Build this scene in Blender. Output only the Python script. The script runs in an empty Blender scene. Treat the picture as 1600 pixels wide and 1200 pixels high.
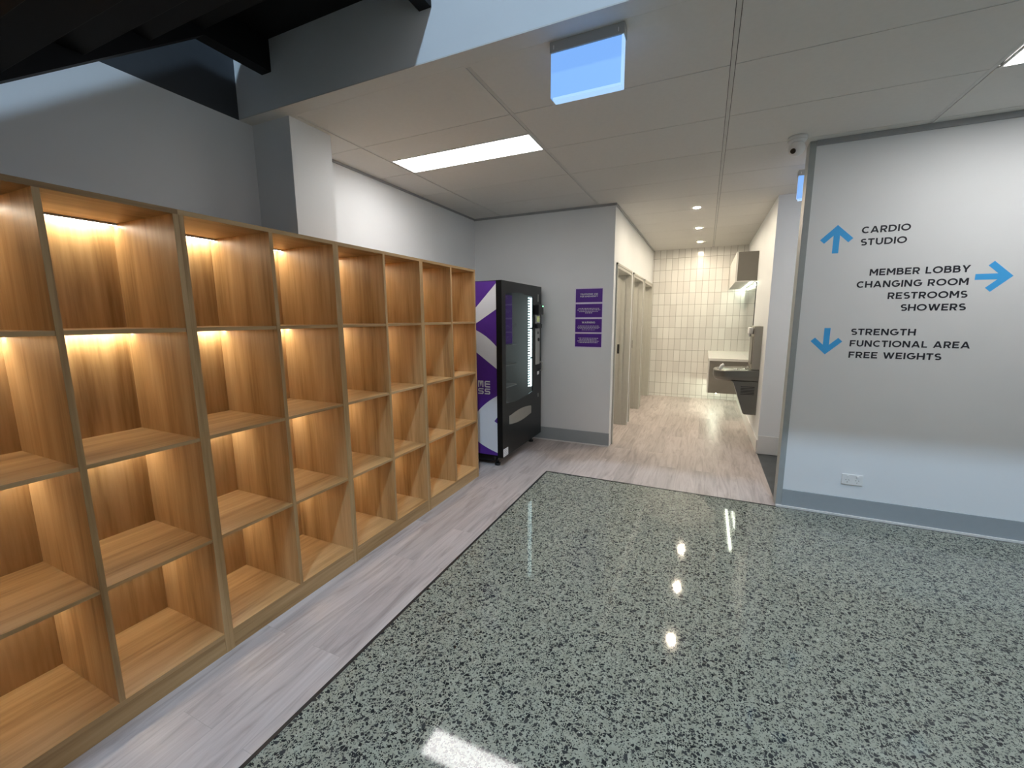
import bpy, bmesh, math, random
from mathutils import Vector, Matrix
random.seed(7)
SC = bpy.context.scene
COL = SC.collection
PI = math.pi

# ------------------------------------------------------------------ camera, world, exposure
cam_d = bpy.data.cameras.new('camera')
cam = bpy.data.objects.new('camera', cam_d)
COL.objects.link(cam)
SC.camera = cam
cam_d.sensor_fit = 'HORIZONTAL'
cam_d.sensor_width = 36.0
cam_d.lens = 36.0 * 657.1 / 1600.0
cam_d.clip_start = 0.02
cam_d.clip_end = 200
CR = Vector((0.91006529, 0.414427, -0.00560631))
CU = Vector((-0.05932082, 0.14362969, 0.98785199))
CF = Vector((-0.41019777, 0.89867723, -0.15529655))
cam.matrix_world = Matrix(((CR.x, CU.x, -CF.x, 0.0), (CR.y, CU.y, -CF.y, 0.0), (CR.z, CU.z, -CF.z, 1.5243), (0, 0, 0, 1)))

WORLD_LOW, WORLD_RIGHT = 0.20, 0.46
W = bpy.data.worlds.new('world')
SC.world = W
W.use_nodes = True
# ambient fill, weighted to the right (+x) to brighten the cubby fronts, weak elsewhere
_t = W.node_tree
_tc = _t.nodes.new('ShaderNodeTexCoord')
_sp = _t.nodes.new('ShaderNodeSeparateXYZ')
_mr = _t.nodes.new('ShaderNodeMapRange')
_mr.inputs['From Min'].default_value = 0.0
_mr.inputs['From Max'].default_value = 1.0
_mr.inputs['To Min'].default_value = WORLD_LOW
_mr.inputs['To Max'].default_value = WORLD_RIGHT
_t.links.new(_tc.outputs['Generated'], _sp.inputs[0])
_t.links.new(_sp.outputs['X'], _mr.inputs['Value'])
_t.links.new(_mr.outputs[0], _t.nodes['Background'].inputs[1])
_t.nodes['Background'].inputs[0].default_value = (0.84, 0.86, 0.88, 1)

SC.view_settings.view_transform = 'Standard'
SC.view_settings.look = 'None'
SC.view_settings.gamma = 1
SC.view_settings.use_curve_mapping = False
SC.view_settings.exposure = 0.0
SC.cycles.use_denoising = True
SC.cycles.max_bounces = 10
SC.cycles.diffuse_bounces = 6
SC.cycles.sample_clamp_indirect = 6.0
SC.cycles.caustics_reflective = False
SC.cycles.caustics_refractive = False

# lamp strengths (emission of the lamps' own diffusers)
PANEL = ((1.0, 0.975, 0.95), 19.0)
UPPER = ((0.54, 0.76, 1.0), 1050.0)
DOWN = ((1.0, 0.86, 0.66), 1300.0)
STRIP = ((1.0, 0.92, 0.75), 80.0)
VANITY = ((0.93, 1.0, 0.78), 60.0)

# ------------------------------------------------------------------ material helpers
def mat(name):
    m = bpy.data.materials.new(name)
    m.use_nodes = True
    nt = m.node_tree
    b = nt.nodes['Principled BSDF']
    return m, nt, b

def nd(nt, t, **kw):
    n = nt.nodes.new(t)
    for k, v in kw.items():
        setattr(n, k, v)
    return n

def lk(nt, a, b):
    nt.links.new(a, b)

def plain(name, col, rough=0.5, metal=0.0, noise=0.04, scale=18.0, bump=0.0, spec=0.5):
    """a plain painted / moulded surface with a slight mottling"""
    m, nt, b = mat(name)
    tc = nd(nt, 'ShaderNodeTexCoord')
    n = nd(nt, 'ShaderNodeTexNoise')
    n.inputs['Scale'].default_value = scale
    n.inputs['Detail'].default_value = 4
    lk(nt, tc.outputs['Object'], n.inputs['Vector'])
    r = nd(nt, 'ShaderNodeValToRGB')
    lo = [max(0, c * (1 - noise)) for c in col]
    hi = [min(1, c * (1 + noise)) for c in col]
    r.color_ramp.elements[0].color = (*lo, 1)
    r.color_ramp.elements[1].color = (*hi, 1)
    r.color_ramp.elements[0].position = 0.3
    r.color_ramp.elements[1].position = 0.7
    lk(nt, n.outputs['Fac'], r.inputs['Fac'])
    lk(nt, r.outputs['Color'], b.inputs['Base Color'])
    b.inputs['Roughness'].default_value = rough
    b.inputs['Metallic'].default_value = metal
    b.inputs['Specular IOR Level'].default_value = spec
    if bump:
        bp = nd(nt, 'ShaderNodeBump')
        bp.inputs['Strength'].default_value = bump
        bp.inputs['Distance'].default_value = 0.002
        n2 = nd(nt, 'ShaderNodeTexNoise')
        n2.inputs['Scale'].default_value = 260
        lk(nt, tc.outputs['Object'], n2.inputs['Vector'])
        lk(nt, n2.outputs['Fac'], bp.inputs['Height'])
        lk(nt, bp.outputs['Normal'], b.inputs['Normal'])
    return m

def glow(name, col, strength):
    m, nt, b = mat(name)
    b.inputs['Base Color'].default_value = (0.12, 0.14, 0.16, 1)
    b.inputs['Emission Color'].default_value = (*col, 1)
    b.inputs['Emission Strength'].default_value = strength
    return m

def oak(name, axis, edge=False):
    """oak-look board, grain along axis ('y' or 'z')"""
    m, nt, b = mat(name)
    tc = nd(nt, 'ShaderNodeTexCoord')
    oi = nd(nt, 'ShaderNodeObjectInfo')
    mp = nd(nt, 'ShaderNodeMapping')
    s = {'z': (9, 9, 0.55), 'y': (9, 0.55, 9)}[axis]
    mp.inputs['Scale'].default_value = s
    ad = nd(nt, 'ShaderNodeVectorMath', operation='ADD')
    cx = nd(nt, 'ShaderNodeCombineXYZ')
    mu = nd(nt, 'ShaderNodeMath', operation='MULTIPLY')
    mu.inputs[1].default_value = 7.0
    lk(nt, oi.outputs['Random'], mu.inputs[0])
    for i in range(3):
        lk(nt, mu.outputs[0], cx.inputs[i])
    lk(nt, tc.outputs['Object'], ad.inputs[0])
    lk(nt, cx.outputs[0], ad.inputs[1])
    lk(nt, ad.outputs[0], mp.inputs['Vector'])
    n1 = nd(nt, 'ShaderNodeTexNoise')
    n1.inputs['Scale'].default_value = 1.1
    n1.inputs['Detail'].default_value = 6
    n1.inputs['Distortion'].default_value = 0.9
    lk(nt, mp.outputs['Vector'], n1.inputs['Vector'])
    n2 = nd(nt, 'ShaderNodeTexNoise')
    n2.inputs['Scale'].default_value = 9
    n2.inputs['Detail'].default_value = 3
    lk(nt, mp.outputs['Vector'], n2.inputs['Vector'])
    mx = nd(nt, 'ShaderNodeMath', operation='MULTIPLY_ADD')
    mx.inputs[1].default_value = 0.35
    lk(nt, n2.outputs['Fac'], mx.inputs[0])
    lk(nt, n1.outputs['Fac'], mx.inputs[2])
    r = nd(nt, 'ShaderNodeValToRGB')
    e = r.color_ramp.elements
    e[0].position = 0.42
    e[0].color = (0.225, 0.122, 0.044, 1)
    e[1].position = 0.92
    e[1].color = (0.52, 0.345, 0.175, 1)
    k = e.new(0.66)
    k.color = (0.40, 0.248, 0.110, 1)
    lk(nt, mx.outputs[0], r.inputs['Fac'])
    lk(nt, r.outputs['Color'], b.inputs['Base Color'])
    b.inputs['Roughness'].default_value = 0.42
    b.inputs['Specular IOR Level'].default_value = 0.4
    return m

def vinyl():
    m, nt, b = mat('vinyl_plank')
    tc = nd(nt, 'ShaderNodeTexCoord')
    sp = nd(nt, 'ShaderNodeSeparateXYZ')
    lk(nt, tc.outputs['Object'], sp.inputs[0])
    cb = nd(nt, 'ShaderNodeCombineXYZ')
    lk(nt, sp.outputs['Y'], cb.inputs['X'])
    lk(nt, sp.outputs['X'], cb.inputs['Y'])
    br = nd(nt, 'ShaderNodeTexBrick')
    br.offset = 0.37
    br.inputs['Color1'].default_value = (0, 0, 0, 1)
    br.inputs['Color2'].default_value = (1, 1, 1, 1)
    br.inputs['Mortar'].default_value = (0.5, 0.5, 0.5, 1)
    br.inputs['Scale'].default_value = 1.0
    br.inputs['Brick Width'].default_value = 1.22
    br.inputs['Row Height'].default_value = 0.178
    br.inputs['Mortar Size'].default_value = 0.0008
    lk(nt, cb.outputs[0], br.inputs['Vector'])
    # grain, shifted per plank
    mp = nd(nt, 'ShaderNodeMapping')
    mp.inputs['Scale'].default_value = (11.0, 1.0, 1.0)
    ad = nd(nt, 'ShaderNodeVectorMath', operation='ADD')
    sc = nd(nt, 'ShaderNodeVectorMath', operation='SCALE')
    sc.inputs['Scale'].default_value = 13.0
    lk(nt, br.outputs['Color'], sc.inputs[0])
    lk(nt, tc.outputs['Object'], ad.inputs[0])
    lk(nt, sc.outputs[0], ad.inputs[1])
    lk(nt, ad.outputs[0], mp.inputs['Vector'])
    n = nd(nt, 'ShaderNodeTexNoise')
    n.inputs['Scale'].default_value = 1.6
    n.inputs['Detail'].default_value = 8
    n.inputs['Roughness'].default_value = 0.62
    n.inputs['Distortion'].default_value = 1.3
    lk(nt, mp.outputs['Vector'], n.inputs['Vector'])
    r = nd(nt, 'ShaderNodeValToRGB')
    e = r.color_ramp.elements
    e[0].position = 0.30
    e[0].color = (0.31, 0.262, 0.245, 1)
    e[1].position = 0.72
    e[1].color = (0.56, 0.50, 0.48, 1)
    k = e.new(0.5)
    k.color = (0.46, 0.402, 0.382, 1)
    lk(nt, n.outputs['Fac'], r.inputs['Fac'])
    # plank to plank tone
    rr = nd(nt, 'ShaderNodeMapRange')
    rr.inputs['To Min'].default_value = 0.84
    rr.inputs['To Max'].default_value = 1.08
    lk(nt, br.outputs['Color'], rr.inputs['Value'])
    vm = nd(nt, 'ShaderNodeVectorMath', operation='SCALE')
    lk(nt, r.outputs['Color'], vm.inputs[0])
    lk(nt, rr.outputs[0], vm.inputs['Scale'])
    mx = nd(nt, 'ShaderNodeMix', data_type='RGBA')
    mx.inputs['B'].default_value = (0.36, 0.32, 0.30, 1)
    lk(nt, br.outputs['Fac'], mx.inputs['Factor'])
    lk(nt, vm.outputs[0], mx.inputs['A'])
    lk(nt, mx.outputs['Result'], b.inputs['Base Color'])
    b.inputs['Roughness'].default_value = 0.40
    b.inputs['Specular IOR Level'].default_value = 0.35
    return m

def terrazzo():
    """polished concrete with dark angular aggregate"""
    m, nt, b = mat('polished_concrete')
    tc = nd(nt, 'ShaderNodeTexCoord')
    fac = None
    wob = nd(nt, 'ShaderNodeTexNoise')
    wob.inputs['Scale'].default_value = 120
    wv = nd(nt, 'ShaderNodeVectorMath', operation='SCALE')
    wv.inputs['Scale'].default_value = 0.006
    wa = nd(nt, 'ShaderNodeVectorMath', operation='ADD')
    lk(nt, tc.outputs['Object'], wob.inputs['Vector'])
    lk(nt, wob.outputs['Color'], wv.inputs[0])
    lk(nt, tc.outputs['Object'], wa.inputs[0])
    lk(nt, wv.outputs[0], wa.inputs[1])
    for scale, prob, gap in ((60, 0.26, 0.13), (112, 0.36, 0.12), (215, 0.34, 0.12)):
        v1 = nd(nt, 'ShaderNodeTexVoronoi', voronoi_dimensions='2D', feature='F1')
        v2 = nd(nt, 'ShaderNodeTexVoronoi', voronoi_dimensions='2D', feature='DISTANCE_TO_EDGE')
        for v in (v1, v2):
            v.inputs['Scale'].default_value = scale
            v.inputs['Randomness'].default_value = 1.0
            lk(nt, wa.outputs[0], v.inputs['Vector'])
        sp = nd(nt, 'ShaderNodeSeparateColor')
        lk(nt, v1.outputs['Color'], sp.inputs[0])
        on = nd(nt, 'ShaderNodeMath', operation='LESS_THAN')
        on.inputs[1].default_value = prob
        lk(nt, sp.outputs[0], on.inputs[0])
        g = nd(nt, 'ShaderNodeMath', operation='MULTIPLY_ADD')
        g.inputs[1].default_value = 0.22
        g.inputs[2].default_value = gap * 0.55
        lk(nt, sp.outputs[1], g.inputs[0])
        ins = nd(nt, 'ShaderNodeMath', operation='GREATER_THAN')
        lk(nt, v2.outputs['Distance'], ins.inputs[0])
        lk(nt, g.outputs[0], ins.inputs[1])
        f = nd(nt, 'ShaderNodeMath', operation='MULTIPLY')
        lk(nt, on.outputs[0], f.inputs[0])
        lk(nt, ins.outputs[0], f.inputs[1])
        if fac is None:
            fac = f
            tone = sp
        else:
            mxx = nd(nt, 'ShaderNodeMath', operation='MAXIMUM')
            lk(nt, fac.outputs[0], mxx.inputs[0])
            lk(nt, f.outputs[0], mxx.inputs[1])
            fac = mxx
    n = nd(nt, 'ShaderNodeTexNoise')
    n.inputs['Scale'].default_value = 30
    n.inputs['Detail'].default_value = 6
    lk(nt, tc.outputs['Object'], n.inputs['Vector'])
    r = nd(nt, 'ShaderNodeValToRGB')
    e = r.color_ramp.elements
    e[0].position = 0.3
    e[0].color = (0.255, 0.27, 0.222, 1)
    e[1].position = 0.7
    e[1].color = (0.345, 0.362, 0.302, 1)
    lk(nt, n.outputs['Fac'], r.inputs['Fac'])
    ch = nd(nt, 'ShaderNodeValToRGB')
    ch.color_ramp.elements[0].color = (0.014, 0.016, 0.018, 1)
    ch.color_ramp.elements[1].color = (0.05, 0.054, 0.055, 1)
    lk(nt, tone.outputs[2], ch.inputs['Fac'])
    mx = nd(nt, 'ShaderNodeMix', data_type='RGBA')
    lk(nt, fac.outputs[0], mx.inputs['Factor'])
    lk(nt, r.outputs['Color'], mx.inputs['A'])
    lk(nt, ch.outputs['Color'], mx.inputs['B'])
    # a few bright flecks
    v3 = nd(nt, 'ShaderNodeTexVoronoi', voronoi_dimensions='2D', feature='F1')
    v3.inputs['Scale'].default_value = 9
    lk(nt, tc.outputs['Object'], v3.inputs['Vector'])
    lt = nd(nt, 'ShaderNodeMath', operation='LESS_THAN')
    lt.inputs[1].default_value = 0.022
    lk(nt, v3.outputs['Distance'], lt.inputs[0])
    m2 = nd(nt, 'ShaderNodeMix', data_type='RGBA')
    m2.inputs['B'].default_value = (0.62, 0.62, 0.56, 1)
    lk(nt, lt.outputs[0], m2.inputs['Factor'])
    lk(nt, mx.outputs['Result'], m2.inputs['A'])
    lk(nt, m2.outputs['Result'], b.inputs['Base Color'])
    b.inputs['Roughness'].default_value = 0.052
    b.inputs['Specular IOR Level'].default_value = 0.42
    return m

def tiles():
    m, nt, b = mat('white_wall_tile')
    tc = nd(nt, 'ShaderNodeTexCoord')
    sp = nd(nt, 'ShaderNodeSeparateXYZ')
    lk(nt, tc.outputs['Object'], sp.inputs[0])
    ax = nd(nt, 'ShaderNodeMath', operation='ADD')
    ax.inputs[1].default_value = 10.0
    az = nd(nt, 'ShaderNodeMath', operation='ADD')
    az.inputs[1].default_value = 0.162 + 0.2125 * 4
    lk(nt, sp.outputs['X'], ax.inputs[0])
    lk(nt, sp.outputs['Z'], az.inputs[0])
    cb = nd(nt, 'ShaderNodeCombineXYZ')
    lk(nt, ax.outputs[0], cb.inputs['X'])
    lk(nt, az.outputs[0], cb.inputs['Y'])
    br = nd(nt, 'ShaderNodeTexBrick')
    br.offset = 0.0
    br.inputs['Color1'].default_value = (0.74, 0.72, 0.69, 1)
    br.inputs['Color2'].default_value = (0.83, 0.82, 0.79, 1)
    br.inputs['Mortar'].default_value = (0.36, 0.34, 0.31, 1)
    br.inputs['Scale'].default_value = 1.0
    br.inputs['Brick Width'].default_value = 0.1065
    br.inputs['Row Height'].default_value = 0.2125
    br.inputs['Mortar Size'].default_value = 0.0028
    br.inputs['Mortar Smooth'].default_value = 0.1
    lk(nt, cb.outputs[0], br.inputs['Vector'])
    lk(nt, br.outputs['Color'], b.inputs['Base Color'])
    bp = nd(nt, 'ShaderNodeBump', invert=True)
    bp.inputs['Strength'].default_value = 0.5
    bp.inputs['Distance'].default_value = 0.002
    lk(nt, br.outputs['Fac'], bp.inputs['Height'])
    lk(nt, bp.outputs['Normal'], b.inputs['Normal'])
    b.inputs['Roughness'].default_value = 0.14
    return m

def brushed(name, col, rough=0.32):
    m, nt, b = mat(name)
    tc = nd(nt, 'ShaderNodeTexCoord')
    mp = nd(nt, 'ShaderNodeMapping')
    mp.inputs['Scale'].default_value = (180, 180, 3)
    n = nd(nt, 'ShaderNodeTexNoise')
    n.inputs['Scale'].default_value = 2
    lk(nt, tc.outputs['Object'], mp.inputs['Vector'])
    lk(nt, mp.outputs['Vector'], n.inputs['Vector'])
    r = nd(nt, 'ShaderNodeMapRange')
    r.inputs['To Min'].default_value = rough - 0.08
    r.inputs['To Max'].default_value = rough + 0.08
    lk(nt, n.outputs['Fac'], r.inputs['Value'])
    lk(nt, r.outputs[0], b.inputs['Roughness'])
    b.inputs['Base Color'].default_value = (*col, 1)
    b.inputs['Metallic'].default_value = 1
    return m

def glass():
    m, nt, b = mat('clear_glass')
    t = nd(nt, 'ShaderNodeBsdfTransparent')
    t.inputs['Color'].default_value = (0.86, 0.9, 0.9, 1)
    g = nd(nt, 'ShaderNodeBsdfGlossy')
    g.inputs['Roughness'].default_value = 0.02
    fr = nd(nt, 'ShaderNodeFresnel')
    fr.inputs['IOR'].default_value = 1.5
    mx = nd(nt, 'ShaderNodeMixShader')
    ge = nd(nt, 'ShaderNodeNewGeometry')
    om = nd(nt, 'ShaderNodeMath', operation='SUBTRACT')
    om.inputs[0].default_value = 1.0
    lk(nt, ge.outputs['Backfacing'], om.inputs[1])
    fm = nd(nt, 'ShaderNodeMath', operation='MULTIPLY')
    lk(nt, fr.outputs[0], fm.inputs[0])
    lk(nt, om.outputs[0], fm.inputs[1])
    lk(nt, fm.outputs[0], mx.inputs[0])
    lk(nt, t.outputs[0], mx.inputs[1])
    lk(nt, g.outputs[0], mx.inputs[2])
    lk(nt, mx.outputs[0], nt.nodes['Material Output'].inputs['Surface'])
    return m

M = dict(
    wall=plain('white_wall_paint', (0.765, 0.785, 0.80), 0.55, noise=0.012, scale=3, bump=0.06),
    dark_wall=plain('charcoal_wall_paint', (0.045, 0.05, 0.058), 0.6, noise=0.03),
    tile_ceiling=plain('ceiling_tile', (0.70, 0.69, 0.665), 0.85, noise=0.015, scale=40, bump=0.1),
    tbar=plain('ceiling_grid_paint', (0.60, 0.60, 0.58), 0.5),
    ctrim=plain('grey_ceiling_angle', (0.33, 0.34, 0.35), 0.45),
    skirt=plain('grey_skirting_vinyl', (0.32, 0.355, 0.375), 0.45, noise=0.02),
    wskirt=plain('white_skirting', (0.74, 0.73, 0.71), 0.4, noise=0.01),
    endcap=plain('anodised_end_trim', (0.33, 0.36, 0.36), 0.45),
    black_trim=plain('black_edge_and_gap_shade', (0.012, 0.012, 0.013), 0.4),
    dark_floor=plain('dark_slate_tile', (0.042, 0.048, 0.052), 0.35, noise=0.35, scale=9),
    vinyl=vinyl(), terrazzo=terrazzo(), tiles=tiles(),
    oak_v=oak('oak_board_upright_grain', 'z'), oak_h=oak('oak_board_lengthwise_grain', 'y'),
    black_steel=plain('black_painted_steel', (0.005, 0.005, 0.006), 0.55, noise=0.1, spec=0.25),
    white_plastic=plain('white_plastic', (0.78, 0.78, 0.77), 0.32, noise=0.01),
    grey_plastic=plain('grey_plastic', (0.40, 0.40, 0.385), 0.4, noise=0.02),
    black_plastic=plain('black_plastic', (0.012, 0.012, 0.013), 0.35, noise=0.05),
    vend_black=plain('black_machine_paint', (0.007, 0.008, 0.008), 0.30, noise=0.05, spec=0.3),
    vend_in=plain('grey_machine_liner', (0.20, 0.195, 0.19), 0.6, noise=0.03),
    hatch=plain('hatch_flap_plastic', (0.25, 0.24, 0.215), 0.35, noise=0.03),
    purple=plain('purple_vinyl_print', (0.095, 0.028, 0.26), 0.38, noise=0.04),
    sign_purple=plain('purple_sign_print', (0.085, 0.020, 0.26), 0.4, noise=0.03),
    white_print=plain('white_vinyl_print', (0.72, 0.72, 0.74), 0.4, noise=0.01),
    sign_edge=plain('lilac_white_sign_board', (0.74, 0.68, 0.86), 0.4, noise=0.01),
    blue=plain('blue_vinyl_print', (0.06, 0.43, 0.92), 0.45, noise=0.02),
    ink=plain('dark_vinyl_lettering', (0.016, 0.018, 0.028), 0.4, noise=0.05),
    frame=plain('grey_door_frame_paint', (0.47, 0.46, 0.415), 0.4, noise=0.02),
    leaf=plain('pale_door_leaf', (0.62, 0.61, 0.56), 0.45, noise=0.02),
    steel=brushed('brushed_stainless', (0.40, 0.38, 0.34), 0.34),
    dsteel=brushed('dark_brushed_stainless', (0.22, 0.215, 0.20), 0.36),
    chrome=brushed('bright_metal', (0.72, 0.72, 0.70), 0.2),
    laminate=plain('grey_laminate', (0.22, 0.205, 0.18), 0.4, noise=0.02),
    counter=plain('white_stone_counter', (0.78, 0.78, 0.75), 0.25, noise=0.02),
    lam_dark=plain('shaded_grey_laminate', (0.15, 0.14, 0.122), 0.4, noise=0.02),  # grey laminate darkened to stand in for weaker light at the overhead cabinet
    lam_white=plain('white_laminate', (0.72, 0.71, 0.68), 0.35, noise=0.01),
    mirror=brushed('mirror_silver', (0.86, 0.88, 0.87), 0.09),
    glass=glass(),
    panel_glow=glow('ceiling_panel_diffuser', *PANEL),
    upper_glow=glow('upper_panel_diffuser', *UPPER),
    down_glow=glow('downlight_lens', *DOWN),
    strip_glow=glow('shelf_led_diffuser', *STRIP),
    vanity_glow=glow('vanity_led_diffuser', *VANITY),
    exit_glow=glow('exit_sign_diffuser', (0.20, 0.44, 0.95), 1.0),
    exit_edge=glow('exit_sign_edge', (0.40, 0.66, 1.0), 1.0),
    vend_glow=glow('machine_led_and_reflection', (0.78, 0.98, 1.0), 4.5),
    green_glow=glow('reader_led', (0.3, 1.0, 0.5), 3.0),
    amber=glow('keypad_backlight', (0.45, 0.5, 0.15), 0.5),
)
M['mirror'].node_tree.nodes['Principled BSDF'].inputs['Roughness'].default_value = 0.02

# ------------------------------------------------------------------ mesh helpers
def box(bm, x0, x1, y0, y1, z0, z1, bev=0.0, mi=0):
    t = bmesh.new()
    bmesh.ops.create_cube(t, size=1.0)
    for v in t.verts:
        v.co = Vector(((x0 + x1) / 2 + v.co.x * (x1 - x0), (y0 + y1) / 2 + v.co.y * (y1 - y0), (z0 + z1) / 2 + v.co.z * (z1 - z0)))
    if bev:
        bmesh.ops.bevel(t, geom=t.edges[:], offset=bev, segments=2, affect='EDGES', profile=0.5)
    merge(bm, t, mi)

def merge(bm, t, mi=0, mtx=None):
    if mtx is not None:
        t.transform(mtx)
    vm = {v: bm.verts.new(v.co) for v in t.verts}
    for f in t.faces:
        try:
            nf = bm.faces.new([vm[v] for v in f.verts])
            nf.material_index = mi
            nf.smooth = f.smooth
        except ValueError:
            pass
    t.free()

def cyl(bm, c, r, h, axis='z', seg=32, r2=None, smooth=True, mi=0):
    """cylinder or cone frustum starting at c and running h along axis"""
    t = bmesh.new()
    bmesh.ops.create_cone(t, cap_ends=True, segments=seg, radius1=r, radius2=r if r2 is None else r2, depth=abs(h))
    rot = {'z': Matrix(), 'x': Matrix.Rotation(PI / 2, 4, 'Y'), 'y': Matrix.Rotation(-PI / 2, 4, 'X')}[axis]
    if h < 0:
        rot = rot @ Matrix.Rotation(PI, 4, 'X')
    d = {'z': Vector((0, 0, h / 2)), 'x': Vector((h / 2, 0, 0)), 'y': Vector((0, h / 2, 0))}[axis]
    t.transform(Matrix.Translation(Vector(c) + d) @ rot)
    for f in t.faces:
        f.smooth = smooth and len(f.verts) == 4
    merge(bm, t, mi)

def prism(bm, pts, axis, a0, a1, mi=0):
    """extrude a 2D outline along axis: pts are (y,z) for 'x', (x,z) for 'y', (x,y) for 'z'"""
    def P(p, a):
        return {'x': (a, p[0], p[1]), 'y': (p[0], a, p[1]), 'z': (p[0], p[1], a)}[axis]
    t = bmesh.new()
    f = t.faces.new([t.verts.new(P(p, a0)) for p in pts])
    r = bmesh.ops.extrude_face_region(t, geom=[f])
    d = {'x': Vector((a1 - a0, 0, 0)), 'y': Vector((0, a1 - a0, 0)), 'z': Vector((0, 0, a1 - a0))}[axis]
    bmesh.ops.translate(t, vec=d, verts=[g for g in r['geom'] if isinstance(g, bmesh.types.BMVert)])
    bmesh.ops.recalc_face_normals(t, faces=t.faces[:])
    merge(bm, t, mi)

def tube(bm, pts, r, seg=12, mi=0):
    pts = [Vector(p) for p in pts]
    rings = []
    t = bmesh.new()
    for i, p in enumerate(pts):
        d = (pts[min(i + 1, len(pts) - 1)] - pts[max(i - 1, 0)]).normalized()
        a = d.orthogonal().normalized() if i == 0 else (prev - d * prev.dot(d)).normalized()
        prev = a
        b = d.cross(a)
        rings.append([t.verts.new(p + (a * math.cos(2 * PI * k / seg) + b * math.sin(2 * PI * k / seg)) * r) for k in range(seg)])
    for i in range(len(rings) - 1):
        for k in range(seg):
            f = t.faces.new([rings[i][k], rings[i][(k + 1) % seg], rings[i + 1][(k + 1) % seg], rings[i + 1][k]])
            f.smooth = True
    t.faces.new(rings[0][::-1])
    t.faces.new(rings[-1])
    merge(bm, t, mi)

def wloc(o):
    v = Vector((0, 0, 0))
    while o is not None:
        v += o.location
        o = o.parent
    return v

def obj(name, bm, m, parent=None, origin=None, label=None):
    """link a bmesh built in world coordinates as ONE mesh object"""
    bmesh.ops.recalc_face_normals(bm, faces=bm.faces[:])
    off = wloc(parent) if parent else Vector((0, 0, 0))
    org = Vector(origin) if origin else off
    bm.transform(Matrix.Translation(-org))
    me = bpy.data.meshes.new(name)
    bm.to_mesh(me)
    bm.free()
    for q in (m if isinstance(m, (list, tuple)) else [m]):
        me.materials.append(q)
    o = bpy.data.objects.new(name, me)
    o.location = org - off
    if parent:
        o.parent = parent
    COL.objects.link(o)
    if label:
        o['label'] = label
    return o

def bx(*a, **k):
    b = bmesh.new()
    box(b, *a, **k)
    return b

def tag(o, label, cat, group=None):
    o['label'] = label
    o['category'] = cat
    if group:
        o['group'] = group
    return o

def thing(name, loc, label, cat, group=None):
    o = bpy.data.objects.new(name, None)
    o.location = loc
    o.empty_display_size = 0.1
    COL.objects.link(o)
    return tag(o, label, cat, group)

def struct(name, bm, m, parent=None):
    o = obj(name, bm, m, parent)
    if parent is None:
        o['kind'] = 'structure'
    return o

def dup(root, loc, label):
    r = root.copy()
    COL.objects.link(r)
    r.location = loc
    r['label'] = label
    for ch in list(root.children):
        c = ch.copy()
        COL.objects.link(c)
        c.parent = r
        for g in list(ch.children):
            d = g.copy()
            COL.objects.link(d)
            d.parent = c
    return r

# ------------------------------------------------------------------ lettering (monoline geometric capitals)
def arc(cx, cy, rx, ry, a0, a1, n=22):
    return [(cx + rx * math.cos(math.radians(a0 + (a1 - a0) * i / n)), cy + ry * math.sin(math.radians(a0 + (a1 - a0) * i / n))) for i in range(n + 1)]

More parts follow.
